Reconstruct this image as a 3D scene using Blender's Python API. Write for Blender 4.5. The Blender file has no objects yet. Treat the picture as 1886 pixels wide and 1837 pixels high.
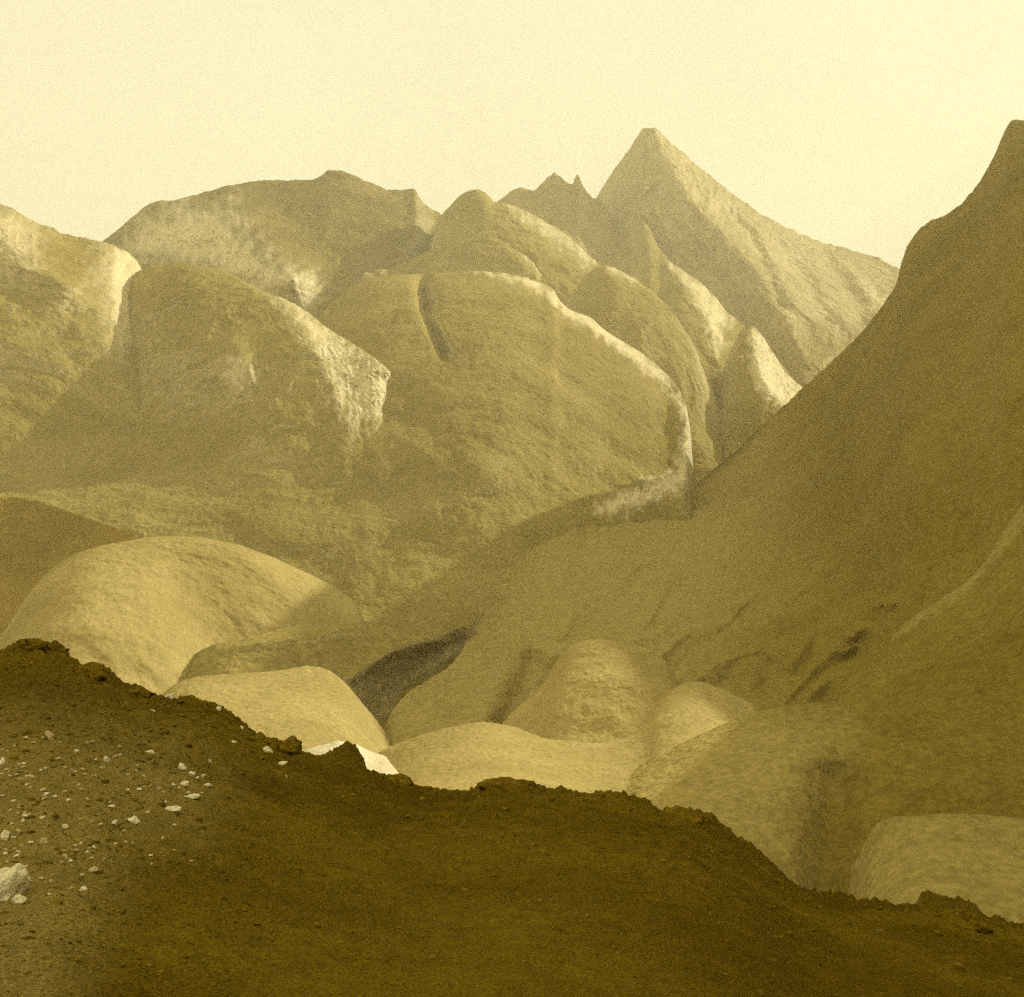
import bpy, math, random
import numpy as np
C = bpy.context.scene.collection
F, CX, CY = 2277.0, 943.0, 918.5          # focal length and centre in photo pixels
rng = np.random.RandomState(7)
random.seed(7)
GROUND_Z = -85.0

# ------------------------------------------------------------------ noise
def _hash(ix, iy, iz, seed):
    h = (ix.astype(np.int64) * 374761393 + iy.astype(np.int64) * 668265263 + iz.astype(np.int64) * 2147483647 + seed * 974711) & 0xffffffff
    h = ((h ^ (h >> 13)) * 1274126177) & 0xffffffff
    h = ((h ^ (h >> 16)) * 2246822519) & 0xffffffff
    return (h ^ (h >> 15)) & 0xffffffff
def _grad(ix, iy, iz, fx, fy, fz, seed):
    h = _hash(ix, iy, iz, seed) & 15
    u = np.where(h < 8, fx, fy)
    v = np.where(h < 4, fy, np.where((h == 12) | (h == 14), fx, fz))
    return np.where(h & 1, -u, u) + np.where(h & 2, -v, v)
def perlin(x, y, z, seed=0):
    ix, iy, iz = np.floor(x), np.floor(y), np.floor(z)
    fx, fy, fz = x - ix, y - iy, z - iz
    ix, iy, iz = ix.astype(np.int64), iy.astype(np.int64), iz.astype(np.int64)
    fade = lambda t: t * t * t * (t * (t * 6 - 15) + 10)
    u, v, w = fade(fx), fade(fy), fade(fz)
    def lerp(a, b, t): return a + t * (b - a)
    g = lambda a, b, c: _grad(ix + a, iy + b, iz + c, fx - a, fy - b, fz - c, seed)
    return lerp(lerp(lerp(g(0,0,0), g(1,0,0), u), lerp(g(0,1,0), g(1,1,0), u), v),
                lerp(lerp(g(0,0,1), g(1,0,1), u), lerp(g(0,1,1), g(1,1,1), u), v), w)
def fbm(x, y, z, octv=5, seed=0, gain=.5):
    s, a, f = 0, 1.0, 1.0
    for o in range(octv):
        s = s + a * perlin(x * f, y * f, z * f, seed + o * 17); a *= gain; f *= 2.03
    return s
def ridged(x, y, z, octv=4, seed=0):
    s, a, f = 0, 1.0, 1.0
    for o in range(octv):
        s = s + a * (1 - 2 * np.abs(perlin(x * f, y * f, z * f, seed + o * 17))); a *= .5; f *= 2.1
    return s / 1.9
def smooth01(t):
    t = np.clip(t, 0, 1); return t * t * (3 - 2 * t)

# ------------------------------------------------------------------ helpers
def tag(o, label, cat, kind=None, group=None):
    o['label'] = label; o['category'] = cat
    if kind: o['kind'] = kind
    if group: o['group'] = group
    return o
def grid_mesh(name, X, Y, Z, mat, attrs=None, smooth=True):
    n, m = X.shape
    co = np.stack([X, Y, Z], -1).reshape(-1, 3).astype(np.float32)
    i = np.arange(n * m).reshape(n, m)
    q = np.stack([i[:-1, :-1], i[:-1, 1:], i[1:, 1:], i[1:, :-1]], -1).reshape(-1, 4)
    me = bpy.data.meshes.new(name)
    me.vertices.add(len(co)); me.vertices.foreach_set('co', co.ravel())
    me.loops.add(q.size); me.loops.foreach_set('vertex_index', q.ravel().astype(np.int32))
    me.polygons.add(len(q)); me.polygons.foreach_set('loop_start', np.arange(0, q.size, 4, dtype=np.int32))
    me.polygons.foreach_set('loop_total', np.full(len(q), 4, dtype=np.int32))
    me.polygons.foreach_set('use_smooth', np.full(len(q), smooth))
    me.update(calc_edges=True)
    for k, v in (attrs or {}).items():
        a = me.attributes.new(k, 'FLOAT', 'POINT'); a.data.foreach_set('value', v.ravel().astype(np.float32))
    me.materials.append(mat)
    o = bpy.data.objects.new(name, me); C.objects.link(o)
    return o

def poly_dist(px, py, poly):
    best = np.full(px.shape, 1e9)
    for (x0, y0), (x1, y1) in zip(poly[:-1], poly[1:]):
        dx, dy = x1 - x0, y1 - y0
        t = np.clip(((px - x0) * dx + (py - y0) * dy) / (dx * dx + dy * dy + 1e-9), 0, 1)
        best = np.minimum(best, np.hypot(px - x0 - t * dx, py - y0 - t * dy))
    return best
def in_poly(px, py, poly):
    c = np.zeros(px.shape, bool); n = len(poly)
    for i in range(n):
        x0, y0 = poly[i]; x1, y1 = poly[(i + 1) % n]
        if y0 == y1: continue
        hit = ((y0 > py) != (y1 > py)) & (px < (x1 - x0) * (py - y0) / (y1 - y0) + x0)
        c ^= hit
    return c
def feature(px, py, f):
    """push a point of a hillside towards (negative) or away from (positive) the viewer, in metres"""
    k = f[0]
    if k == 'rib':   return -f[3] * np.exp(-(poly_dist(px, py, f[1]) / f[2]) ** 2)
    if k == 'gully': return f[3] * np.exp(-(poly_dist(px, py, f[1]) / f[2]) ** 2)
    if k == 'fan':                        # rills and ribs running down the slope along a direction
        poly, soft_px, (ux, uy), wid, a, sd0 = f[1:7]
        ins = in_poly(px, py, poly); ds = poly_dist(px, py, list(poly) + [poly[0]])
        m = smooth01(np.where(ins, ds, -ds) / soft_px * .5 + .5)
        v = px * ux + py * uy; u = px * uy - py * ux
        wp = fbm(px / (wid * 4), py / (wid * 4), px * 0, 3, sd0 + 5) * 1.6
        r = ridged(u / wid + wp, v / (wid * 6) + wp * .4, px * 0, 2, sd0)
        m2 = np.clip(.65 + 1.2 * fbm(px / (wid * 5), py / (wid * 5), px * 0 + 4, 2, sd0 + 8), .1, 1.3)
        return -a * m * m2 * (r - .3)
    pl = sorted(f[1], key=lambda q: q[1]); ys = [q[1] for q in pl]; xs = [q[0] for q in pl]
    t = px - np.interp(py, ys, xs)
    e = f[4] if len(f) > 4 else 30
    m = smooth01((py - ys[0]) / e + 1) * smooth01((ys[-1] - py) / e + 1)
    if k == 'face':                       # right of the line the ground turns away to the right
        w = f[2]; a = f[3]
        r = w * .06
        tt = .5 * (t + np.sqrt(t * t + r * r))
        return a * m * (1 - np.exp(-tt / w))
    if k == 'tent':                       # an arete along the line
        w = f[2]; r = w * .03
        return f[3] * m * (1 - np.exp(-(np.sqrt(t * t + r * r) - r) / w)) * np.where(t < 0, f[5] if len(f) > 5 else 1, 1)
    raise ValueError(k)

LAYERS = {}
_my = np.arange(100, 1700.)
_md = np.interp(_my, [100, 300, 450, 600, 700, 800, 950, 1050, 1150, 1250, 1400], [1750, 1520, 1300, 1115, 1005, 905, 805, 745, 690, 635, 555])
_mk = np.exp(-.5 * (np.arange(-150, 151) / 50.) ** 2)
_md = np.convolve(np.pad(_md, 150, 'edge'), _mk / _mk.sum(), 'valid')
def massif(py):
    """distance of the common mountain foot that the buttresses grow out of, in metres"""
    return np.interp(py, _my, _md)
def layer(name, label, cat, crest, base, mat, p=1.5, rows=220, step=3.0, feats=(), amp=.010, scale=.09,
          gul=0.0, gscale=.05, edge=.0, back=.5, patches=(), tail=1.35, soft=2.0, seed=1, kind='structure', blocky=0, relax=(45,.12), zrough=.0006, zsize=.006, steep_ok=False, streak=.0060, wide=False, steep=1.1, blend=None):
    cr = np.array(crest, float); ba = np.array(base, float)
    x = np.arange(cr[0, 0], cr[-1, 0] + .1, step)
    if wide:                              # coarser columns far out to the sides
        q = np.cumsum(np.linspace(step, 90, 150))
        x = np.concatenate([cr[0, 0] - q[::-1], x, cr[-1, 0] + q])
    yc = np.interp(x, cr[:, 0], cr[:, 1]); dc = np.interp(x, cr[:, 0], cr[:, 2])
    if soft:
        k = np.exp(-.5 * (np.arange(-9, 10) * step / soft / 1.6) ** 2); k /= k.sum()
        yc = np.convolve(np.pad(yc, 9, 'edge'), k, 'valid')
    kd = np.exp(-.5 * (np.arange(-30, 31) * step / 40.) ** 2); kd /= kd.sum()
    dc = np.convolve(np.pad(dc, 30, 'edge'), kd, 'valid')
    yb = np.interp(x, ba[:, 0], ba[:, 1]); db = np.interp(x, ba[:, 0], ba[:, 2])
    kb = np.exp(-.5 * (np.arange(-40, 41) * step / 55.) ** 2); kb /= kb.sum()
    yb = np.convolve(np.pad(yb, 40, 'edge'), kb, 'valid'); db = np.convolve(np.pad(db, 40, 'edge'), kb, 'valid')
    yb = np.maximum(yb, yc + 4)
    zc = (CY - yc) / F * dc; zb = (CY - yb) / F * db
    if edge:
        wx = x / F * 1000
        zc = zc + edge * dc * (fbm(wx / 6, wx * 0 + 3.3, wx * 0, 4, seed + 50, .6))
    t = np.linspace(0, 1, rows); s = (t ** 1.35 * tail)[:, None]
    over = np.clip((s - 1) / max(tail - 1, 1e-6), 0, 1)
    d = dc + (db - dc) * np.minimum(s, 1) - .25 * db * over
    if not isinstance(p, (int, float)):
        p = np.interp(x, [q[0] for q in p], [q[1] for q in p])
    g = np.where(s <= 1, np.maximum(s, 0) ** p, 1 + (s - 1) * p)
    zt = zc
    if relax:
        m = int(relax[0] * 3 / step); kk = np.exp(-.5 * (np.arange(-m, m + 1) * step / relax[0]) ** 2); kk /= kk.sum()
        zs = np.convolve(np.pad(zc, m, 'edge'), kk, 'valid')
        st = np.abs(np.gradient(yc, step)); wt = np.exp(-(st / steep) ** 2)
        wt = np.convolve(np.pad(wt, 9, 'edge'), np.ones(19) / 19, 'valid') if not steep_ok else 1.0
        zt = zc + (zs - zc) * wt * (1 - np.exp(-(s / relax[1]) ** 1.3))
    z = zt + (zb - zt) * g
    z = np.where(s > 1, zb + (GROUND_Z - 2 - zb) * over, z)
    # the far side
    nb = 30
    sb = (np.linspace(1, 0, nb, endpoint=False) ** 1.5)[:, None]
    blen = np.maximum(dc * back * .4, 20)
    dbk = dc + blen * sb
    zbk = zc - (blen * .75) * sb ** 1.5 * (1 if True else 0)
    d = np.vstack([dbk, d]); z = np.vstack([zbk, z])
    front = np.vstack([np.zeros_like(sb) + 0 * dc, np.ones((rows, 1)) + 0 * dc])
    px = np.broadcast_to(x, d.shape)
    X = (px - CX) / F * d
    py = CY - z / d * F
    pyf = np.where(front > 0, py, np.broadcast_to(yc, d.shape))
    off = 0
    for f in feats: off = off + feature(px, pyf, f)
    D0 = float(np.median(dc))
    sc = D0 * scale
    n = fbm(X / sc, d / sc, z / sc, 6, seed) * amp * D0
    if gul:
        wsc = D0 * gscale
        warp = fbm(X / sc * .7, d / sc * .7, z / sc * .7, 3, seed + 9) * .8
        r = ridged(X / wsc + warp, d / wsc * .25, z / wsc * .22 + warp * .3, 4, seed + 5)
        gm = fbm(X / sc * .5 + 9, d / sc * .5, z / sc * .5, 2, seed + 3)
        n = n + r * gul * D0 * np.clip(.6 + gm, .1, 1.4)
    if blocky:
        b = D0 * .02
        n = n + blocky * D0 * ridged(X / b, d / b, z / b, 3, seed + 77)
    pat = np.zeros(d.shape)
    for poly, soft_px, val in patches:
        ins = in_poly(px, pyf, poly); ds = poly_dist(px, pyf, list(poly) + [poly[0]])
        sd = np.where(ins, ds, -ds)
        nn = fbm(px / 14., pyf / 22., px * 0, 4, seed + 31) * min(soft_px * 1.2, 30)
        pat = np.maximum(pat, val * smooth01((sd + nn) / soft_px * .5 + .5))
    if streak:                            # broken rock ribs inside the pale patches
        wp = fbm(px / 30., pyf / 30., px * 0, 3, seed + 41) * 1.2
        n = n + pat * streak * D0 * (ridged(px / 15. + wp + pyf / 70., pyf / 60. + wp, px * 0, 4, seed + 43) - .3)
    if blend:
        y0 = np.interp(px, [q[0] for q in blend[0]], [q[1] for q in blend[0]])
        wb = smooth01((pyf - y0) / blend[1]) * front
        d1 = d * (1 - wb) + (massif(pyf) + blend[2]) * wb
        off = off * (1 - wb) + d1 - d
    nd = d + off - n
    nd = np.maximum(nd, 2.0)
    k = nd / d
    X2 = X * k; Y2 = nd; Z2 = z * k
    zs_ = D0 * zsize
    Z2 = Z2 + zrough * np.minimum(D0, np.maximum(Y2, D0 * .2)) * (fbm(X2 / zs_, Y2 / zs_, Z2 / zs_ * .5, 4, seed + 120, .6) + .5 * ridged(X2 / zs_ * .6, Y2 / zs_ * .6, Z2 / zs_ * .3, 3, seed + 130))
    Z2 = np.maximum(Z2, GROUND_Z - 3)
    o = grid_mesh(name, X2, Y2, Z2, mat, {'scree': pat * front})  # the mask holds real screes and sunlit faces painted into the colour
    tag(o, label, cat, kind)
    LAYERS[name] = (px, CY - Z2 / Y2 * F, X2, Y2, Z2, front)
    return o

# ------------------------------------------------------------------ materials
def terrain_mat(name, lo, hi, rock, sizes, bump=.4, bump_size=None, rough=1.0, steep=(.35, .75), contrast=.16):
    m = bpy.data.materials.new(name); m.use_nodes = True
    nt = m.node_tree; N = nt.nodes; L = nt.links
    N.clear()
    out = N.new('ShaderNodeOutputMaterial'); bs = N.new('ShaderNodeBsdfPrincipled')
    bs.inputs['Roughness'].default_value = rough; bs.inputs['Specular IOR Level'].default_value = .03
    L.new(bs.outputs[0], out.inputs[0])
    tc = N.new('ShaderNodeTexCoord')
    def noise(size, detail, rgh, dist=0):
        n = N.new('ShaderNodeTexNoise'); n.inputs['Scale'].default_value = 1.0 / size
        n.inputs['Detail'].default_value = detail; n.inputs['Roughness'].default_value = rgh; n.inputs['Distortion'].default_value = dist
        L.new(tc.outputs['Object'], n.inputs['Vector']); return n.outputs['Fac']
    def ramp(f, a, b):
        r = N.new('ShaderNodeMapRange'); r.inputs[1].default_value = a; r.inputs[2].default_value = b; r.clamp = True
        r.interpolation_type = 'SMOOTHSTEP'
        L.new(f, r.inputs[0]); return r.outputs[0]
    def mix(fac, a, b, mode='MIX'):
        x = N.new('ShaderNodeMix'); x.data_type = 'RGBA'; x.blend_type = mode
        for s, v in ((x.inputs[0], fac), (x.inputs[6], a), (x.inputs[7], b)):
            if isinstance(v, (int, float)): s.default_value = v
            elif isinstance(v, tuple): s.default_value = (*v, 1)
            else: L.new(v, s)
        return x.outputs[2]
    big, mid, fine = sizes
    a = ramp(noise(big, 5, .6, .4), .35, .65)
    c = mix(a, lo, hi)
    geo = N.new('ShaderNodeNewGeometry'); sep = N.new('ShaderNodeSeparateXYZ'); L.new(geo.outputs['Normal'], sep.inputs[0])
    st = ramp(sep.outputs['Z'], steep[1], steep[0])
    at = N.new('ShaderNodeAttribute'); at.attribute_name = 'scree'  # pale mask: screes, and painted sunlight on faces and rims
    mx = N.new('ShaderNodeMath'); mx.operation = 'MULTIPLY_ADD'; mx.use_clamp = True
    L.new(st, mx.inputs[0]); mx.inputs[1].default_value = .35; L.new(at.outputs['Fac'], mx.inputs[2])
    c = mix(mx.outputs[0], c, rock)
    # mottle of tufts, stones and bare soil
    m1 = ramp(noise(mid, 4, .65), .3, .7); m2 = ramp(noise(fine, 3, .6), .3, .7)
    lo_, hi_ = 1 - contrast * 1.6, 1 + contrast * 1.2
    c = mix(1.0, c, mix(m1, (1 - contrast * .7,) * 3, (1 + contrast * .6,) * 3), 'MULTIPLY')
    c = mix(1.0, c, mix(m2, (lo_, lo_, lo_ * .97), (hi_, hi_, hi_ * 1.03)), 'MULTIPLY')
    L.new(c, bs.inputs['Base Color'])
    bp = N.new('ShaderNodeBump'); bp.inputs['Strength'].default_value = bump; bp.inputs['Distance'].default_value = (bump_size or mid)
    ad = N.new('ShaderNodeMath'); ad.operation = 'MULTIPLY_ADD'
    L.new(noise(mid * 1.7, 6, .62), ad.inputs[0]); ad.inputs[1].default_value = 1.0; 
    L.new(noise(fine * 1.3, 2, .5), ad.inputs[2])
    L.new(ad.outputs[0], bp.inputs['Height']); L.new(bp.outputs[0], bs.inputs['Normal'])
    return m
LO, HI, RK = (.255, .193, .048), (.325, .255, .076), (.40, .315, .13)
M_far  = terrain_mat('far_rock',  (0.25, 0.187, 0.056), (0.325, 0.247, 0.083), (0.66, 0.55, 0.3), (160, 20, 5), .35, 8, contrast=.11)
M_mid  = terrain_mat('mid_slope', LO, HI, (.72, .62, .36), (110, 9, 2.4), .3, 4, contrast=.12)
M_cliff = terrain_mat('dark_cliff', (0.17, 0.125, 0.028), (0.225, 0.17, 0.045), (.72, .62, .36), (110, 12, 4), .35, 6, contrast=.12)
M_low  = terrain_mat('low_hill',  (0.345, 0.265, 0.085), (0.42, 0.33, 0.115), (0.46, 0.37, 0.145), (40, 3, .75), .2, 1.0, contrast=.10)
M_right = terrain_mat('shaded_slope', (0.2, 0.144, 0.021), (0.255, 0.188, 0.035), (0.355, 0.277, 0.084), (90, 6, 1.4), .3, 3, contrast=.12)  # darker slope tone with the right side's shade in its colour
M_dark = terrain_mat('dark_shoulder', (0.238, 0.1638, 0.0286), (0.301, 0.2142, 0.0455), (0.308, 0.224, 0.052), (30, 4, 1.0), .3, 2, contrast=.12)  # even brown tone, a little darker than mid_slope
M_fg   = terrain_mat('foreground_earth', (0.125, 0.079, 0.002), (0.185, 0.126, 0.006), (0.4, 0.31, 0.085), (5, .3, .03), .8, .12, contrast=.2)
M_gravel = terrain_mat('pale_gravel', (.55, .47, .27), (.66, .58, .37), (.6, .5, .3), (12, 2, .5), .3, .6, contrast=.08)
M_base = terrain_mat('valley_floor', LO, HI, RK, (60, 8, 2), .3, 3)

# ------------------------------------------------------------------ the mountains, far to near
layer('far_mountain', 'distant jagged ridge with thin rock spires beside the pyramid peak', 'mountain',
      [(820,560,2500),(880,420,2500),(900,386,2500),(918,371,2500),(942,352,2480),(960,345,2470),(974,351,2470),(984,353,2470),(1005,331,2460),(1021,318,2450),(1032,326,2450),
       (1046,339,2450),(1055,341,2450),(1059,330,2450),(1062,319,2450),(1066,324,2450),(1072,341,2450),(1083,357,2450),(1093,366,2450),(1103,364,2450),(1140,420,2450),(1230,560,2450)],
      [(820,620,2000),(1230,620,2000)], M_far, p=1.25, soft=1.2, step=1.5, amp=.006, gul=.003, gscale=.03, seed=3,
      feats=[('face', [(1022,318),(1035,400),(1060,470)], 30, 60), ('face', [(955,345),(990,420)], 30, 50)])
layer('pyramid_peak', 'tall pale pyramid shaped peak standing against the sky', 'mountain',
      [(1000,640,2650),(1040,500,2650),(1085,392,2650),(1099,366,2640),(1107,350,2620),(1128,318,2610),(1152,285,2600),(1174,253,2600),(1184,239,2600),(1206,236,2600),(1215,245,2600),(1255,280,2600),(1300,320,2600),
       (1350,358,2600),(1400,394,2600),(1440,416,2590),(1480,434,2580),(1520,449,2560),(1560,460,2540),(1600,470,2520),(1630,482,2500),(1652,494,2480),(1720,540,2400),(1850,640,2300)],
      [(1000,760,1900),(1300,760,1800),(1850,760,1700)], M_far, p=1.1, soft=.6, step=2.0, amp=.009, gul=.020, gscale=.026, seed=11, rows=300, edge=.0010, zrough=.0012, zsize=.010,
      feats=[('tent', [(1200,238),(1222,290),(1262,350),(1330,430),(1400,500),(1450,580),(1490,680)], 220, 300, 60, 1.4),
             ('gully', [(1330,385),(1380,430),(1410,490),(1440,560)], 12, 34),
             ('gully', [(1500,450),(1560,520),(1590,590)], 16, 26), ('gully', [(1420,440),(1490,520),(1520,590)], 14, 24),
             ('rib', [(1540,480),(1600,540),(1625,570)], 12, 22)],
      patches=[([(1205,236),(1300,318),(1400,392),(1560,458),(1655,495),(1640,580),(1560,620),(1450,600),(1410,500),(1340,425),(1270,345),(1225,290)], 40, .42),  # sunlit right face painted paler
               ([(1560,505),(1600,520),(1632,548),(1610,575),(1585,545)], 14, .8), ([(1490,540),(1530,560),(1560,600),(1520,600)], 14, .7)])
layer('broad_mountain', 'broad dark topped mountain left of the notch on the skyline', 'mountain',
      [(90,640,2100),(150,490,2100),(190,444,2100),(205,434,2100),(240,404,2090),(270,380,2080),(290,370,2080),(312,370,2080),(330,368,2080),(370,357,2080),(420,343,2080),(460,336,2080),(500,332,2080),(540,333,2080),(575,332,2080),(592,326,2080),
       (603,314,2070),(628,315,2070),(652,324,2070),(690,341,2070),(716,351,2070),(740,350,2070),(764,349,2070),(773,366,2070),(784,380,2060),(800,388,2060),(813,396,2060),(840,416,2050),(880,460,2040),(960,600,2000)],
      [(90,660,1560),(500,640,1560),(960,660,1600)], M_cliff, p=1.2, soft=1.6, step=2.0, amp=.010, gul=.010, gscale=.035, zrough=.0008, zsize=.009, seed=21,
      feats=[('face', [(400,330),(450,400),(520,480),(560,540)], -60, 0), ('gully', [(410,350),(470,430),(540,500)], 40, -60),
             ('gully', [(812,396),(800,430),(770,480)], 26, 70), ('rib', [(300,380),(400,430),(520,520)], 50, 70)],
      patches=[([(270,420),(330,392),(420,392),(440,440),(490,490),(560,525),(560,548),(470,520),(400,480),(300,470),(240,470)], 50, .95)])
layer('rounded_hill', 'rounded summit just right of the notch with lit right flank', 'hill',
      [(740,640,1950),(780,490,1950),(806,410,1950),(816,395,1950),(836,373,1940),(852,357,1940),(868,349,1940),(880,350,1940),(894,357,1930),(910,374,1930),(938,378,1920),(962,386,1910),(985,399,1900),(1012,415,1890),(1040,431,1880),(1066,454,1860),(1090,476,1840),(1115,500,1820),(1140,535,1800),(1200,640,1750)],
      [(740,660,1500),(1000,640,1500),(1200,680,1500)], M_mid, p=1.35, soft=2, step=2.0, amp=.010, gul=.009, gscale=.03, zrough=.001, zsize=.009, seed=31,
      feats=[('face', [(925,376),(990,430),(1050,490)], 60, 60)],
      patches=[([(940,380),(985,399),(1040,431),(1095,480),(1080,486),(1030,445),(970,405)], 14, .6)])  # lit flank painted as a pale strip below the crest
layer('bench_hill', 'low bench with a lit right edge below the rounded summit', 'hill',
      [(560,600,1780),(620,520,1780),(650,486,1770),(680,488,1770),(712,497,1770),(745,484,1770),(780,468,1760),(815,456,1750),(850,450,1740),(872,441,1740),(892,437,1740),(930,440,1730),(965,455,1720),(985,470,1710),(1012,492,1700),(1040,516,1690),(1062,540,1680),(1100,600,1640)],
      [(560,680,1500),(1100,680,1480)], M_mid, p=1.3, soft=2, step=2.0, amp=.010, gul=.009, gscale=.03, zrough=.001, zsize=.009, seed=41,
      feats=[('face', [(900,437),(950,470),(1000,520),(1030,560)], 50, 70), ('gully', [(785,470),(790,520)], 30, 50)],
      patches=[([(640,484),(700,492),(712,500),(660,508)], 10, .8), ([(950,448),(985,468),(1070,480),(1105,492),(1060,545),(1010,520),(985,490)], 16, .6)])  # lit band on the right painted in a paler colour
layer('lit_ridge', 'long ridge with bright gullied right side below the pyramid peak', 'ridge',
      [(1080,640,2900),(1110,500,2800),(1140,420,2700),(1166,391,2520),(1180,398,2430),(1198,425,2280),(1214,460,2130),(1238,487,1980),(1265,505,1950),(1292,522,1920),(1318,548,1880),(1336,574,1850),(1370,600,1800),(1402,622,1750),(1432,662,1680),(1462,700,1600),(1486,726,1560),(1530,800,1500)],
      [(1060,900,1300),(1530,900,1250)], M_mid, p=1.2, soft=2, step=2.0, amp=.011, gul=.013, gscale=.028, zrough=.001, zsize=.009, seed=51,
      feats=[('face', [(1190,420),(1240,500),(1295,560),(1318,640)], 45, 110, 40)],
      patches=[([(1235,486),(1300,524),(1345,590),(1330,600),(1316,650),(1306,600),(1280,545)], 14, .7)])  # sun on the right edge put into the colour
layer('lit_spur', 'short bright spur with a sunlit right face ending above the basin', 'spur',
      [(1290,800,1500),(1340,660,1490),(1362,610,1480),(1380,597,1470),(1396,606,1460),(1412,632,1440),(1430,660,1420),(1448,690,1400),(1468,706,1380),(1482,718,1370),(1500,760,1350)],
      [(1290,900,1200),(1500,860,1200)], M_mid, p=1.2, soft=2, step=1.5, amp=.011, gul=.010, gscale=.022, zrough=.001, seed=61,
      feats=[('face', [(1384,598),(1390,650),(1406,700),(1440,745)], 40, 95)],
      patches=[([(1380,600),(1400,615),(1440,668),(1484,716),(1470,738),(1440,748),(1410,735),(1384,690)], 10, .9)])  # sunlit right-facing strip painted pale
layer('small_dome', 'small dark dome shaped knob between the long ridge and central hump', 'hill',
      [(1000,690,1560),(1030,590,1560),(1050,545,1550),(1066,524,1550),(1082,504,1540),(1098,492,1540),(1113,489,1530),(1130,493,1530),(1148,502,1520),(1172,516,1520),(1205,540,1500),(1240,575,1480),(1280,640,1440),(1330,760,1400)],
      [(1000,900,1200),(1330,920,1150)], M_mid, p=1.3, soft=2, step=2.0, amp=.011, gul=.009, gscale=.035, zrough=.001, zsize=.009, seed=71,
      feats=[('face', [(1120,490),(1135,560)], 60, 50)], patches=[([(1105,489),(1130,492),(1172,515),(1165,520),(1125,502)], 6, .6)])  # lit right rim painted as a thin pale line
layer('left_flank', 'hazy pale mountain flank filling the left side', 'mountain',
      [(-700,200,1300),(-400,280,1280),(-200,330,1260),(-60,362,1240),(0,376,1230),(22,384,1230),(50,402,1225),(75,415,1220),(100,421,1220),(112,431,1220),(150,438,1215),(188,446,1210),(205,452,1210),(232,462,1205),(252,480,1205),(268,510,1210),(280,560,1260),(310,700,1400),(380,900,1450),(440,1060,1400)],
      [(-700,1060,760),(0,1060,780),(180,1060,820),(440,1120,880)], M_mid, blend=([(0,560),(300,560)], 420, 22), p=1.25, soft=2, step=3.0, amp=.013, gul=.011, gscale=.04, rows=320, seed=81, edge=.0006,
      feats=[('face', [(215,450),(205,520),(215,600),(230,640)], 60, 70), ('rib', [(0,430),(120,520)], 40, 30)],
      patches=[([(190,450),(245,470),(272,510),(275,570),(262,600),(215,640),(190,560),(180,500)], 40, .5), ([(-40,370),(20,385),(70,420),(60,480),(20,500),(-40,480)], 50, .6)])  # sunlit facets at the right end and upper left painted paler
layer('left_hump', 'humped buttress on the left with a bright gullied right face', 'hill',
      [(60,640,1420),(140,560,1300),(220,516,1255),(262,498,1235),(290,490,1220),(340,487,1212),(390,494,1205),(430,508,1195),(462,524,1170),(482,538,1155),(500,544,1140),(522,550,1120),(545,562,1100),(570,578,1078),(600,603,1050),(630,622,1020),(660,640,990),(692,662,955),(714,680,930),(728,694,915),(740,706,905),(748,730,960),(762,780,1080),(800,900,1120),(840,1040,1100)],
      [(60,1160,930),(250,1160,850),(420,1170,730),(500,1200,700),(640,1200,740),(840,1200,800)], M_mid, blend=([(60,600),(400,640),(640,690),(740,720)], 360, 16), p=1.35, soft=2, step=2.0, amp=.013, gul=.009, gscale=.03, rows=320, seed=91,
      feats=[('face', [(510,546),(560,610),(600,680),(640,780)], 70, 50, 120), ('rib', [(430,650),(450,690)], 25, 16)],
      patches=[([(520,552),(600,604),(700,668),(742,706),(715,740),(690,765),(655,785),(630,740),(600,680),(560,610)], 34, .8), ([(415,655),(450,660),(475,685),(455,710),(430,715)], 22, .55)])  # sunlit right facet put into the colour
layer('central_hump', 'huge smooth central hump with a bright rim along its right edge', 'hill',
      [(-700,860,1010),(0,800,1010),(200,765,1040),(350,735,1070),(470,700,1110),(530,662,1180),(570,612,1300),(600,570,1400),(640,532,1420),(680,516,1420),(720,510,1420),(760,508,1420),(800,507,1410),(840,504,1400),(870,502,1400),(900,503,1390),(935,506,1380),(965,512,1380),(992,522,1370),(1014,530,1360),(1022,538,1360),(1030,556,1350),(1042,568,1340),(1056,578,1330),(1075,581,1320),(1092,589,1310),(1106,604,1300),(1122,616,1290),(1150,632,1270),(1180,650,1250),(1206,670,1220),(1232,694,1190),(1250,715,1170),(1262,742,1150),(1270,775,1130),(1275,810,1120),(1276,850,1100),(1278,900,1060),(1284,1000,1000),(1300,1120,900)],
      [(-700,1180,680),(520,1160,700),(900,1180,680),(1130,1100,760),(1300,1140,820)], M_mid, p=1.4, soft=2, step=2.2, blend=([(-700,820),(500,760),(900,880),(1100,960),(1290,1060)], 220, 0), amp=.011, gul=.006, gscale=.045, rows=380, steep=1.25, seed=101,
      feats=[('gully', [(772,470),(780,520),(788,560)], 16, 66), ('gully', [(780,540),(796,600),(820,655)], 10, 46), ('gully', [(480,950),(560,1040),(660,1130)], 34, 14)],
      patches=[([(1262,740),(1276,800),(1274,890),(1240,905),(1190,930),(1110,945),(1100,935),(1190,890),(1250,870),(1256,800)], 16, .9),  # sunlit rim and ledge on the right painted pale
               ([(880,500),(990,518),(1030,545),(1060,576),(1100,590),(1150,630),(1232,690),(1268,760),(1255,765),(1215,700),(1140,645),(1080,600),(1040,580),(1010,545),(960,520)], 10, .8)])

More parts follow.
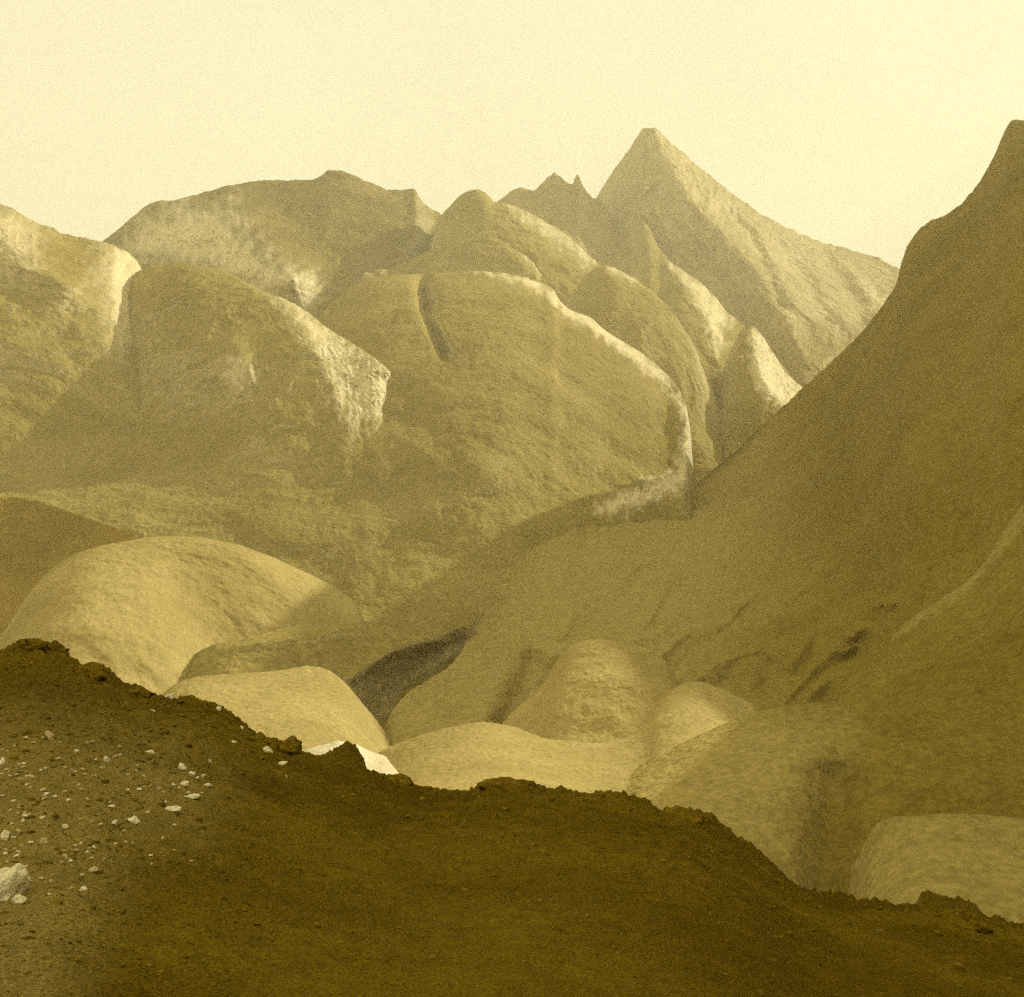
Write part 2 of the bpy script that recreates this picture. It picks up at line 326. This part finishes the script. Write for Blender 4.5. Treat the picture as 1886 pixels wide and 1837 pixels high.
# ------------------------------------------------------------------ right mountain with the basin under it
layer('right_mountain', 'steep dark mountainside closing the right side and sweeping into the basin', 'mountain',
      [(680,1440,325),(700,1360,330),(712,1330,334),(728,1302,342),(748,1280,352),(768,1265,362),(800,1246,380),(830,1226,400),(842,1210,415),(852,1196,430),(866,1172,460),(880,1150,490),(894,1126,530),(906,1106,570),(925,1070,640),(960,1020,735),(1050,975,800),(1150,940,872),(1270,900,980),(1350,835,1070),(1440,752,1130),(1500,695,1150),(1560,640,1140),(1600,598,1120),(1624,566,1100),(1642,542,1085),
       (1653,520,1075),(1658,492,1070),(1670,456,1060),(1684,434,1050),(1696,420,1045),(1715,409,1035),(1742,399,1025),(1768,381,1015),(1785,362,1010),(1800,345,1000),(1812,328,995),(1832,288,985),(1850,246,975),(1858,230,970),(1866,223,968),(1876,223,965),(1890,228,960),(1930,190,940),(2000,130,900),(2150,60,840),(2400,-40,760),(2800,-120,640)],
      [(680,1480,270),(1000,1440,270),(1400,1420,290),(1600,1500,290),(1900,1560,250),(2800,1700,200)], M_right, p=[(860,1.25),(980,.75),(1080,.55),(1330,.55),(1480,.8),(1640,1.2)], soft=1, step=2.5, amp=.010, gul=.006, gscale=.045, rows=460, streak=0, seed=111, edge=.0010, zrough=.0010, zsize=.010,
      feats=[('gully', [(1435,1025),(1420,1070),(1400,1110),(1350,1160),(1310,1200)], 12, 7), ('gully', [(985,1225),(965,1270),(930,1335)], 26, 26),
             ('fan', [(980,1130),(1120,1010),(1330,920),(1560,900),(1720,1000),(1680,1180),(1500,1330),(1250,1330),(1050,1260)], 90, (-.66, .75), 95, 22, 1201),
             ('fan', [(900,1120),(960,1010),(1250,900),(1500,720),(1700,480),(1900,300),(2100,300),(2100,1000),(1700,1000),(1300,1000)], 120, (-.42, .9), 110, 10, 1301),
             ('rib', [(1650,1130),(1560,1180),(1450,1260)], 22, 5), ('rib', [(880,1170),(900,1300)], 40, 8)],
      patches=[([(560,1600),(560,1000),(900,760),(1250,700),(1400,830),(1420,1000),(1300,1250),(1500,1400),(1500,1600)], 170, 1.0)])  # basin painted paler; the right keeps the shade colour
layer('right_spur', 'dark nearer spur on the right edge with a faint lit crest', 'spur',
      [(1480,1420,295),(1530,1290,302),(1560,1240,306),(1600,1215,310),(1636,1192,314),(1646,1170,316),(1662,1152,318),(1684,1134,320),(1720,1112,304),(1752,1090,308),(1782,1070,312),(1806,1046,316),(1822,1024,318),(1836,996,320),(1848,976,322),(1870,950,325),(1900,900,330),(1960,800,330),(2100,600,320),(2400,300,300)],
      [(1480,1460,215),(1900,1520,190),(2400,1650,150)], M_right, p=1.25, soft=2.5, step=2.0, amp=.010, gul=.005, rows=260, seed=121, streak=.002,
      patches=[([(1640,1186),(1650,1164),(1690,1130),(1780,1071),(1824,1022),(1850,974),(1880,930),(1886,960),(1856,1000),(1830,1040),(1786,1086),(1700,1140),(1662,1170)], 9, .8)])  # lit crest painted as a pale strip
layer('dark_shoulder', 'dark sloping shoulder at the left edge behind the dome', 'hill',
      [(-500,840,640),(-200,880,640),(-60,905,635),(0,915,630),(50,918,625),(100,932,620),(150,952,610),(200,968,600),(250,984,590),(300,1020,580),(360,1100,560)],
      [(-500,1300,540),(360,1260,530)], M_dark, p=1.15, soft=5, step=3.0, amp=.010, gul=.003, seed=131)
layer('left_dome', 'wide smooth pale dome in the lower left valley', 'hill',
      [(-500,1700,440),(-250,1420,450),(-100,1270,460),(0,1176,470),(24,1140,474),(44,1106,478),(66,1078,480),(92,1050,482),(116,1034,484),(142,1020,486),(170,1010,488),(200,1003,490),(235,997,492),(272,990,494),(310,988,496),(370,990,500),(440,1004,505),(510,1030,510),(570,1058,512),(620,1084,512),(652,1108,508),(664,1130,500),(690,1180,490),(740,1300,470)],
      [(-500,1760,300),(0,1400,330),(250,1350,370),(420,1340,415),(740,1400,445)], M_low, p=1.5, soft=3, step=2.5, amp=.010, gul=.002, rows=280, seed=141,
      feats=[('gully', [(340,1080),(390,1130),(400,1180)], 60, 6), ('gully', [(480,960),(540,1050),(640,1100)], 30, 8)])
layer('gully_side', 'hollowed slope dropping into the dark gully in the valley centre', 'slope',
      [(240,1400,430),(290,1300,430),(340,1222,430),(370,1198,430),(400,1186,430),(450,1176,432),(500,1164,434),(530,1156,436),(560,1152,438),(600,1154,440),(640,1146,440),(680,1145,440),(712,1150,440),(750,1168,440),(780,1178,442),(810,1172,446),(840,1158,450),(866,1148,455),(890,1180,470),(910,1290,480)],
      [(240,1440,335),(500,1345,372),(640,1350,396),(720,1352,420),(910,1370,452)], M_mid, p=1.7, soft=3, step=2.0, amp=.010, gul=.003, rows=240, seed=151,
      feats=[('rib', [(650,1245),(720,1200),(800,1178)], 14, 6), ('gully', [(690,1330),(740,1260),(830,1200)], 40, 12), ('rib', [(400,1200),(500,1180),(620,1165)], 12, 4)])
layer('white_hill', 'bright smooth low hill beside the dark gully', 'hill',
      [(200,1440,300),(260,1330,300),(296,1282,302),(320,1262,304),(350,1250,306),(385,1245,308),(425,1243,309),(470,1240,310),(510,1237,310),(540,1231,310),(562,1228,310),(585,1229,310),(604,1235,309),(622,1246,308),(642,1266,306),(662,1290,304),(680,1312,302),(700,1336,300),(716,1362,297),(740,1420,290)],
      [(200,1520,210),(500,1460,215),(740,1480,220)], M_low, p=1.35, soft=2.5, step=2.0, amp=.007, gul=.001, rows=240, seed=161)
layer('round_knoll', 'round grassy knoll in the valley right of the second gully', 'hill',
      [(900,1400,293),(922,1336,293),(950,1306,294),(972,1290,295),(1000,1260,296),(1020,1226,297),(1036,1204,298),(1056,1188,298),(1078,1180,298),(1100,1178,298),(1130,1181,298),(1160,1186,297),(1190,1194,296),(1216,1208,294),(1234,1228,292),(1247,1252,290),(1268,1300,286),(1300,1380,278)],
      [(900,1430,240),(1300,1440,230)], M_low, p=1.4, soft=3, step=2.0, amp=.010, gul=.003, rows=220, seed=171)
layer('thin_spur', 'thin sliver of a spur left of the round knoll', 'spur',
      [(930,1400,345),(958,1318,346),(972,1286,348),(985,1256,350),(1000,1228,352),(1014,1212,354),(1028,1204,356),(1042,1212,358),(1070,1280,360)],
      [(930,1420,300),(1070,1400,300)], M_mid, p=1.3, soft=3, step=2.0, amp=.008, rows=140, seed=181)
layer('valley_shelf', 'gentle pale shelf above the dark foreground in the valley bottom', 'hill',
      [(600,1540,255),(660,1440,256),(700,1385,258),(730,1372,258),(780,1354,260),(820,1343,262),(860,1335,264),(890,1331,265),(920,1335,265),(960,1342,264),(1010,1350,262),(1070,1353,260),(1130,1350,260),(1160,1342,260),(1190,1318,262),(1212,1292,264),(1236,1272,266),(1262,1258,268),(1290,1256,269),(1330,1270,268),(1390,1300,264),(1440,1370,258),(1476,1470,250),(1500,1600,240),(1530,1740,230)],
      [(600,1620,150),(1000,1540,160),(1530,1760,150)], M_low, p=1.4, soft=3, step=2.0, amp=.009, gul=.002, rows=240, seed=191)
layer('lower_slope', 'light lower slope sweeping down toward the foreground edge', 'slope',
      [(1000,1560,210),(1080,1480,212),(1140,1436,214),(1200,1400,216),(1250,1374,218),(1300,1350,220),(1350,1328,222),(1420,1305,224),(1480,1296,226),(1560,1294,226),(1660,1300,224),(1800,1330,220),(1960,1360,210),(2200,1420,200)],
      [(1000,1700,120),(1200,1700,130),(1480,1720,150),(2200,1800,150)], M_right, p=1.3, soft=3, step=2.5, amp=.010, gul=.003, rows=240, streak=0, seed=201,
      feats=[('gully', [(1545,1440),(1530,1560),(1510,1660)], 45, 8)],
      patches=[([(800,1250),(1380,1290),(1560,1330),(1540,1400),(1470,1520),(1480,1760),(800,1760)], 90, 1.0)])  # left painted lighter, right left dark to stand for shade
layer('right_shelf', 'broad flat topped shelf at the lower right corner beyond the gorge', 'shelf',
      [(1490,1740,190),(1530,1656,182),(1546,1632,176),(1560,1610,170),(1576,1588,165),(1590,1562,160),(1602,1534,157),(1614,1516,155),(1640,1507,154),(1690,1503,153),(1740,1500,153),(1790,1500,153),(1840,1504,153),(1890,1509,152),(2000,1520,148),(2200,1560,140)],
      [(1490,1800,150),(1640,1800,114),(1900,1860,108),(2200,1900,104)], M_right, p=1.25, soft=5, step=2.0, amp=.010, gul=.004, rows=200, streak=0, seed=221,
      patches=[([(1560,1480),(2000,1480),(2000,1640),(1900,1700),(1500,1760)], 60, .8)])  # lit shelf top painted paler than the slope behind
layer('gravel_fan', 'patch of white gravel on the valley bottom below the dark gully', 'gravel',
      [(480,1500,200),(530,1412,200),(556,1386,201),(590,1375,201),(625,1366,202),(660,1374,202),(690,1389,202),(712,1396,201),(724,1414,200),(744,1440,200),(790,1500,198)],
      [(480,1560,150),(790,1560,150)], M_gravel, p=1.8, soft=2, step=2.0, amp=.004, rows=90, seed=231)

# the valley floor under everything, out to the horizon
g = np.linspace(-1, 1, 160); gx, gy = np.meshgrid(np.sign(g) * np.abs(g) ** 2 * 9000, np.sign(g) * np.abs(g) ** 2 * 9000)
tag(grid_mesh('ground', gx, gy, GROUND_Z + fbm(gx / 600, gy / 600, gx * 0, 3, 4) * 4 - 3, M_base), 'valley floor under the hills', 'ground', 'structure')

# unseen run-on of the right wall, added and shaped to shade the near ground
ux = np.linspace(0, 1, 120); uy = np.linspace(-500, 640, 150)
UX, UY = np.meshgrid(ux, uy)
XR = 540 + 0 * UY
HR = np.interp(UY, [-500, 490, 565, 640], [430, 430, 280, 170]) * (1 + .10 * fbm(UY / 120, UY * 0, UY * 0, 4, 66))
WX = 250 + UX * 700
pr = np.where(WX < XR, smooth01((WX - 250) / 290) ** 1.1, smooth01((950 - WX) / 410))
WZ = GROUND_Z - 5 + (HR + 90) * pr + fbm(WX / 90, UY / 90, WX * 0, 5, 71) * 16 * pr
tag(grid_mesh('shade_wall', WX, UY, WZ, M_right), 'unseen mountain wall added right of the valley to cast shade', 'mountain', 'structure')

# ------------------------------------------------------------------ foreground slope
fg_crest = [(-900,1290,50),(-500,1262,48),(-200,1236,47),(-60,1212,46),(0,1203,45),(14,1196,45),(30,1188,45),(52,1181,45),(66,1178,45),(84,1186,45),(108,1187,44.5),(120,1198,44.5),(134,1216,44),(150,1233,44),(168,1232,44),(196,1232,43.5),(205,1241,43.5),(214,1252,43),(232,1264,43),(262,1272,43),(276,1286,42.5),(300,1290,42),(318,1293,42),(345,1289,42),
  (372,1290,41.5),(396,1301,41),(410,1309,41),(432,1322,41),(446,1332,40.5),(456,1346,40.5),(460,1360,40),(500,1363,40),(520,1372,39.5),(546,1385,39),(556,1397,39),(572,1402,39),(592,1398,39),(612,1388,38.7),(628,1377,38.5),(640,1373,38.5),(652,1377,38.5),(662,1392,38.3),(671,1404,38.2),(675,1428,38),(690,1434,38),(712,1437,38),(738,1438,37.5),(752,1447,37.5),(774,1455,37),(792,1463,37),(824,1468,36.5),(860,1464,36),(880,1456,36),(910,1449,35.5),(935,1446,35.5),(972,1449,35),(1005,1459,35),
  (1030,1458,34.5),(1066,1467,34),(1092,1470,34),(1120,1468,34),(1150,1471,33.5),(1184,1478,33),(1196,1490,33),(1214,1499,33),(1234,1502,32.5),(1256,1497,32.5),(1290,1503,32),(1312,1512,32),(1322,1524,31.5),(1340,1538,31.5),(1362,1552,31),(1382,1566,31),(1412,1592,30.5),(1438,1620,30),(1462,1645,30),(1480,1656,29.5),(1512,1659,29),(1545,1662,29),(1580,1674,28.5),(1620,1678,28),(1660,1682,28),(1678,1688,28),(1690,1676,27.7),(1702,1665,27.5),(1720,1662,27.5),(1736,1670,27.3),(1770,1678,27),(1796,1690,27),(1808,1704,26.7),(1818,1716,26.5),(1850,1717,26.5),(1890,1730,26),(2000,1760,25),(2400,1850,22),(3000,2000,18)]
fg = layer('hillside', 'dark rough earth slope falling away across the foreground', 'hillside', fg_crest,
      [(-900,2500,4),(940,2500,4),(3000,2700,4)], M_fg, p=1.0, rows=520, step=2.2, amp=.003, scale=.05, edge=.0020, soft=1.0, blocky=.0012, back=1.0, streak=0, wide=True, seed=301, tail=1.0, relax=(70,.035), steep_ok=True, zrough=.0042, zsize=.013,
      patches=[([(-300,1330),(140,1330),(330,1380),(400,1450),(360,1520),(240,1560),(180,1700),(100,1900),(-300,1900)], 110, .55)])

# ------------------------------------------------------------------ stones lying on it
def stone_mesh(name, sx, sy, sz, seed, mat, sub=3, rough=.28, facets=7):
    import bmesh
    bm = bmesh.new(); bmesh.ops.create_icosphere(bm, subdivisions=sub, radius=1)
    r = np.random.RandomState(seed)
    planes = []
    for _ in range(facets):
        v = r.normal(size=3); v /= np.linalg.norm(v); planes.append((v, r.uniform(.55, .85)))
    co = np.array([v.co[:] for v in bm.verts])
    for n, k in planes:
        dd = co @ n - k; co = co - np.clip(dd, 0, None)[:, None] * n * .92
    nz = fbm(co[:, 0] * 1.6 + seed, co[:, 1] * 1.6, co[:, 2] * 1.6, 4, seed)
    co = co * (1 + rough * nz)[:, None]
    for v, c in zip(bm.verts, co): v.co = (c[0] * sx, c[1] * sy, c[2] * sz)
    me = bpy.data.meshes.new(name); bm.to_mesh(me); bm.free()
    for p in me.polygons: p.use_smooth = sub > 3
    me.materials.append(mat); return me
M_pale = terrain_mat('pale_stone', (0.78, 0.69, 0.44), (0.88, 0.79, 0.54), (0.8, 0.71, 0.47), (.25, .06, .015), .5, .05, contrast=.12)
M_grey = terrain_mat('dull_stone', (0.5, 0.4, 0.18), (0.62, 0.51, 0.26), (0.54, 0.43, 0.2), (.25, .06, .015), .5, .05, contrast=.12)
M_crag = terrain_mat('dark_crag', (0.1339, 0.0819, 0.0028), (0.2205, 0.1449, 0.0097), (0.1575, 0.1024, 0.0049), (.8, .2, .05), .7, .12, contrast=.2)
fpx, fpy, fX, fY, fZ, ff = LAYERS['hillside']
def ground_at(x, y):
    dd = np.where(ff > 0, (fpx - x) ** 2 + (fpy - y) ** 2, 1e9)
    i = np.unravel_index(np.argmin(dd), dd.shape)
    return fX[i], fY[i], fZ[i]
def put_stone(name, label, cat, x, y, wpx, hpx, tilt, mat, group=None, seed=0, depth=.8, sink=.25, sub=3):
    """wpx, hpx: how wide and high it shows, in photo pixels"""
    gx, gy, gz = ground_at(x, y)
    u = gy / F
    sx, sz = wpx * .5 * u * 1.15, hpx * .5 * u * 1.2
    me = stone_mesh(name, sx, max(sx, sz) * depth, sz, seed, mat, sub)
    o = bpy.data.objects.new(name, me); C.objects.link(o)
    o.location = (gx, gy, gz + sz * (1 - 2 * sink) * .6); o.rotation_euler = (0, math.radians(tilt), 0)
    return tag(o, label, cat, None, group)

# dark crags that break the edge of the slope: name, x, y(base), w, h
crags = [(62,1196,52,34,10,'dark rounded rock topping the highest point of the slope edge at far left'),
         (172,1246,64,30,5,'low flat dark rock on the slope edge right of the far left high point'),
         (262,1284,40,24,12,'small dark rock in the slope edge left of the white stone'),
         (535,1384,42,32,-20,'dark jagged rock on the slope edge just left of the white gravel'),
         (508,1376,30,22,10,'small dark rock wedged behind the jagged rock by the white gravel'),
         (735,1446,50,22,8,'low dark rock at the right end of the white gravel'),
         (932,1458,92,26,2,'long low dark mound in the middle of the slope edge'),
         (1130,1478,60,22,6,'low dark rock on the slope edge below the valley shelf'),
         (1262,1508,70,24,10,'dark rock slab on the slope edge where it begins to fall steeply'),
         (1790,1712,60,34,25,'dark rock on the right shoulder of the rounded lower right bump')]
for i, (x, y, w, h, t, lab) in enumerate(crags):
    put_stone('rock_outcrop', lab, 'rock', x, y, w, h, t, M_crag, None, 500 + i, 1.0, .2, 4)

# loose rubble all over the slope
def rubble():
    import bmesh
    bm = bmesh.new(); bmesh.ops.create_icosphere(bm, subdivisions=1, radius=1)
    bm.verts.ensure_lookup_table()
    V = np.array([v.co[:] for v in bm.verts]); T = np.array([[v.index for v in f.verts] for f in bm.faces]); bm.free()
    w = np.abs(np.gradient(fpy, axis=0)) * (ff > 0) * (fpx > -250) * (fpx < 2150) * (fpy < 1950)
    w = w * (.35 + 1.3 * smooth01((fpx < 480) * 1.0) + .5 * smooth01(.5 + 1.5 * fbm(fX / 3., fY / 3., fZ * 0, 3, 901)))
    idx = rng.choice(w.size, 15000, p=(w / w.sum()).ravel())
    n = len(idx)
    P = np.stack([fX.ravel()[idx], fY.ravel()[idx], fZ.ravel()[idx]], -1)
    u = P[:, 1] / F
    r = u * (1.1 + 1.6 * rng.pareto(2.6, n)).clip(1.1, 7) * rng.uniform(.8, 1.2, n)
    sc3 = rng.uniform(.6, 1.3, (n, 3)) * [1.1, 1.1, .7]
    a = rng.uniform(0, 2 * np.pi, n); ca, sa = np.cos(a), np.sin(a)
    W = V[None] * (1 + .28 * rng.normal(size=(n, len(V), 1))) * sc3[:, None] * r[:, None, None]
    X = W[..., 0] * ca[:, None] - W[..., 1] * sa[:, None]; Y = W[..., 0] * sa[:, None] + W[..., 1] * ca[:, None]
    co = np.stack([X, Y, W[..., 2]], -1) + P[:, None]
    co = co.reshape(-1, 3).astype(np.float32); tri = (T[None] + (np.arange(n) * len(V))[:, None, None]).reshape(-1, 3)
    me = bpy.data.meshes.new('rubble'); me.vertices.add(len(co)); me.vertices.foreach_set('co', co.ravel())
    me.loops.add(tri.size); me.loops.foreach_set('vertex_index', tri.ravel().astype(np.int32))
    me.polygons.add(len(tri)); me.polygons.foreach_set('loop_start', np.arange(0, tri.size, 3, dtype=np.int32)); me.polygons.foreach_set('loop_total', np.full(len(tri), 3, dtype=np.int32))
    me.update(calc_edges=True); me.materials.append(M_rub)
    o = bpy.data.objects.new('rubble', me); C.objects.link(o)
    tag(o, 'dark loose rubble covering the foreground slope', 'rubble', 'stuff')
M_rub = terrain_mat('rubble_stone', (.12, .077, .002), (.22, .155, .018), (.2, .14, .015), (.6, .2, .03), .4, .05, contrast=.2)
rubble()

# pale stones one can tell apart
big = [(16,1648,52,74,28,'biggest pale boulder, cut by the left edge of the picture'),
       (36,1662,26,20,0,'pale stone lying against the foot of the biggest boulder'),
       (312,1288,17,17,0,'white stone sitting in the notch of the slope edge'),
       (493,1386,22,12,32,'pale slanting stone under the jagged dark rock by the white gravel'),
       (518,1409,20,8,-20,'thin pale stone just right below the slanting one'),
       (321,1492,26,10,2,'flat bright oval stone lying alone below the stone cluster'),
       (247,1513,24,12,32,'pale stone tilting down right, left of the flat bright oval one'),
       (209,1520,16,11,-40,'pale stone tilting up right beside the down tilting one'),
       (277,1389,17,9,8,'bright stone highest in the scattered cluster'),
       (337,1416,16,12,45,'pale stone slanting steeply in the right of the cluster'),
       (354,1426,11,9,20,'small pale stone touching the right end of the steep slanting stone'),
       (339,1446,17,9,-5,'pale stone in the middle of the cluster under the steep slanting stone'),
       (383,1449,14,8,-15,'rightmost pale stone of the cluster'),
       (355,1470,26,8,-10,'long pale stone at the bottom of the cluster'),
       (172,1606,22,10,-15,'lone dull pale stone above the lower left scree'),
       (153,1641,13,12,10,'small bright stone below the lone dull pale one'),
       (7,1548,16,20,20,'pale stone at the left edge above the biggest boulder'),
       (82,1554,17,12,25,'pale blurred stone right of the one at the left edge'),
       (120,1524,15,10,25,'stubby pale stone left of the pair of tilting stones'),
       (196,1403,10,14,-30,'narrow pale stone standing left of the cluster'),
       (92,1363,10,22,-25,'long pale streak of a stone high on the left slope'),
       (402,1308,11,9,0,'small pale stone set in the dark slope edge'),
       (445,1344,10,8,0,'small pale stone in the bulge of the slope edge'),
       (282,1313,12,8,15,'pale stone a little below the white stone in the notch'),
       (556,1436,7,8,0,'tiny white stone farthest right on the slope'),
       (2,1412,12,22,10,'tall pale stone cut by the left edge high on the slope')]
for i, (x, y, w, h, t, lab) in enumerate(big):
    put_stone('pale_stone', lab, 'stone', x, y, w, h, t, M_pale if i not in (14, 20, 17) else M_grey, None, 600 + i, .9, .25, 4 if w > 30 else 3)
small = [(279,1407,10,6),(264,1404,8,6),(374,1432,12,6),(310,1410,7,4),(292,1455,9,9),(302,1460,8,6),(234,1457,7,6),(146,1447,9,5),(79,1457,16,7),(86,1464,10,6),(228,1532,10,6),(230,1555,7,7),(24,1376,9,4),(161,1370,7,5),
         (219,1376,8,5),(250,1412,8,5),(221,1393,10,6),(411,1374,4,8),(430,1368,10,5),(387,1404,5,9),(368,1311,5,5),(322,1521,6,5),(202,1479,7,5),(251,1475,9,5),(41,1518,8,7),(157,1427,8,4),(527,1431,5,6),(45,1409,6,6),(131,1259,6,5),
         (157,1248,8,5),(362,1436,7,5),(345,1463,12,6),(330,1452,7,5),(318,1447,8,4),(372,1462,7,4),(180,1500,6,4),(100,1470,9,5),(60,1430,12,4),(30,1425,10,4),(160,1574,8,5),(120,1568,8,4),(205,1590,6,4),(90,1650,6,5),(130,1640,10,4),(50,1500,7,4),(270,1330,5,4),(420,1330,5,4),(436,1352,6,4),(424,1320,5,4),(395,1345,5,4),(12,1590,8,5),(300,1545,5,4)]
for c in range(110):
    x = random.uniform(0, 330) * random.uniform(.3, 1.15); y = random.uniform(1360, 1600) + (330 - x) * random.uniform(-.1, .25)
    small.append((x, y, random.uniform(5, 12), random.uniform(3, 6)))
for i, (x, y, w, h) in enumerate(small):
    put_stone('small_stone', 'small dull stone among the scree on the left of the dark slope', 'stone', x, y, w, h, random.uniform(-30, 30), M_grey if i % 3 else M_pale, 'small stones scattered on the left slope', 700 + i, 1.0, .2, 2)

# ------------------------------------------------------------------ air, light, camera
SUN_EL, SUN_AZ = 29.0, 52.0            # azimuth from +Y (view) towards +X (right)
def haze():
    me = bpy.data.meshes.new('haze')
    x0, x1, y0, y1, z0, z1 = -9600, 9600, -9600, 9600, GROUND_Z - 12, 960
    v = [(x, y, z) for x in (x0, x1) for y in (y0, y1) for z in (z0, z1)]
    me.from_pydata(v, [], [(0,1,3,2),(4,6,7,5),(0,4,5,1),(2,3,7,6),(0,2,6,4),(1,5,7,3)])
    m = bpy.data.materials.new('haze_air'); m.use_nodes = True; nt = m.node_tree; nt.nodes.clear()
    out = nt.nodes.new('ShaderNodeOutputMaterial'); pv = nt.nodes.new('ShaderNodeVolumePrincipled')
    pv.inputs['Color'].default_value = (.97, .89, .54, 1); pv.inputs['Density'].default_value = 0.00017; pv.inputs['Anisotropy'].default_value = .2
    nt.links.new(pv.outputs[0], out.inputs['Volume'])
    me.materials.append(m); o = bpy.data.objects.new('haze', me); C.objects.link(o)
    tag(o, 'thin pale haze filling the valley air', 'haze', 'stuff')
haze()

W = bpy.data.worlds.new('World'); bpy.context.scene.world = W; W.use_nodes = True
nt = W.node_tree; N = nt.nodes; L = nt.links; N.clear()
wo = N.new('ShaderNodeOutputWorld'); bg = N.new('ShaderNodeBackground'); sky = N.new('ShaderNodeTexSky')
sky.sky_type = 'NISHITA'; sky.sun_disc = False
sky.sun_elevation = math.radians(SUN_EL); sky.sun_rotation = math.radians(SUN_AZ)
sky.dust_density = 4; sky.air_density = 2
bw = N.new('ShaderNodeRGBToBW'); L.new(sky.outputs[0], bw.inputs[0])
mr = N.new('ShaderNodeMapRange'); mr.inputs[1].default_value = 0; mr.inputs[2].default_value = 12; mr.inputs[3].default_value = 9.2; mr.inputs[4].default_value = 9.9; mr.clamp = True
L.new(bw.outputs[0], mr.inputs[0])
tcw = N.new('ShaderNodeTexCoord'); nz = N.new('ShaderNodeTexNoise'); nz.inputs['Scale'].default_value = 2.6; nz.inputs['Detail'].default_value = 6; nz.inputs['Roughness'].default_value = .6
L.new(tcw.outputs['Generated'], nz.inputs['Vector'])
mr2 = N.new('ShaderNodeMapRange'); mr2.inputs[1].default_value = .3; mr2.inputs[2].default_value = .7; mr2.inputs[3].default_value = .90; mr2.inputs[4].default_value = 1.0
L.new(nz.outputs['Fac'], mr2.inputs[0])
sx = N.new('ShaderNodeSeparateXYZ'); L.new(tcw.outputs['Generated'], sx.inputs[0])
mr3 = N.new('ShaderNodeMapRange'); mr3.inputs[1].default_value = .12; mr3.inputs[2].default_value = .40; mr3.inputs[3].default_value = 1.04; mr3.inputs[4].default_value = .93
L.new(sx.outputs['Z'], mr3.inputs[0])
m4 = N.new('ShaderNodeMath'); m4.operation = 'MULTIPLY'; L.new(mr2.outputs[0], m4.inputs[0]); L.new(mr3.outputs[0], m4.inputs[1])
mu = N.new('ShaderNodeMath'); mu.operation = 'MULTIPLY'; L.new(mr.outputs[0], mu.inputs[0]); L.new(m4.outputs[0], mu.inputs[1])
vm = N.new('ShaderNodeVectorMath'); vm.operation = 'SCALE'; vm.inputs[0].default_value = (1.0, .925, .62); L.new(mu.outputs[0], vm.inputs['Scale'])
L.new(vm.outputs[0], bg.inputs[0]); bg.inputs[1].default_value = .1
L.new(bg.outputs[0], wo.inputs[0])

sl = bpy.data.lights.new('sun', 'SUN'); sl.energy = 5.0; sl.angle = math.radians(.5); sl.color = (1.0, .97, .86)
so = bpy.data.objects.new('sun', sl); C.objects.link(so)
el, az = math.radians(SUN_EL), math.radians(SUN_AZ)
from mathutils import Vector
so.rotation_euler = Vector((math.cos(el) * math.sin(az), math.cos(el) * math.cos(az), math.sin(el))).to_track_quat('Z', 'Y').to_euler()
so.location = (0, 0, 50)

cam = bpy.data.cameras.new('camera'); co = bpy.data.objects.new('camera', cam); C.objects.link(co)
co.rotation_euler = (math.radians(90), 0, 0)
cam.sensor_width = 36; cam.sensor_fit = 'HORIZONTAL'; cam.lens = F / 1886 * 36
cam.clip_start = .1; cam.clip_end = 40000
sc = bpy.context.scene; sc.camera = co
sc.view_settings.view_transform = 'Standard'; sc.view_settings.look = 'None'; sc.view_settings.exposure = .28; sc.view_settings.gamma = 1
sc.cycles.volume_bounces = 0; sc.cycles.use_denoising = False; sc.cycles.use_adaptive_sampling = True; sc.cycles.adaptive_threshold = .06; sc.cycles.adaptive_min_samples = 20; sc.cycles.max_bounces = 4; sc.cycles.diffuse_bounces = 3
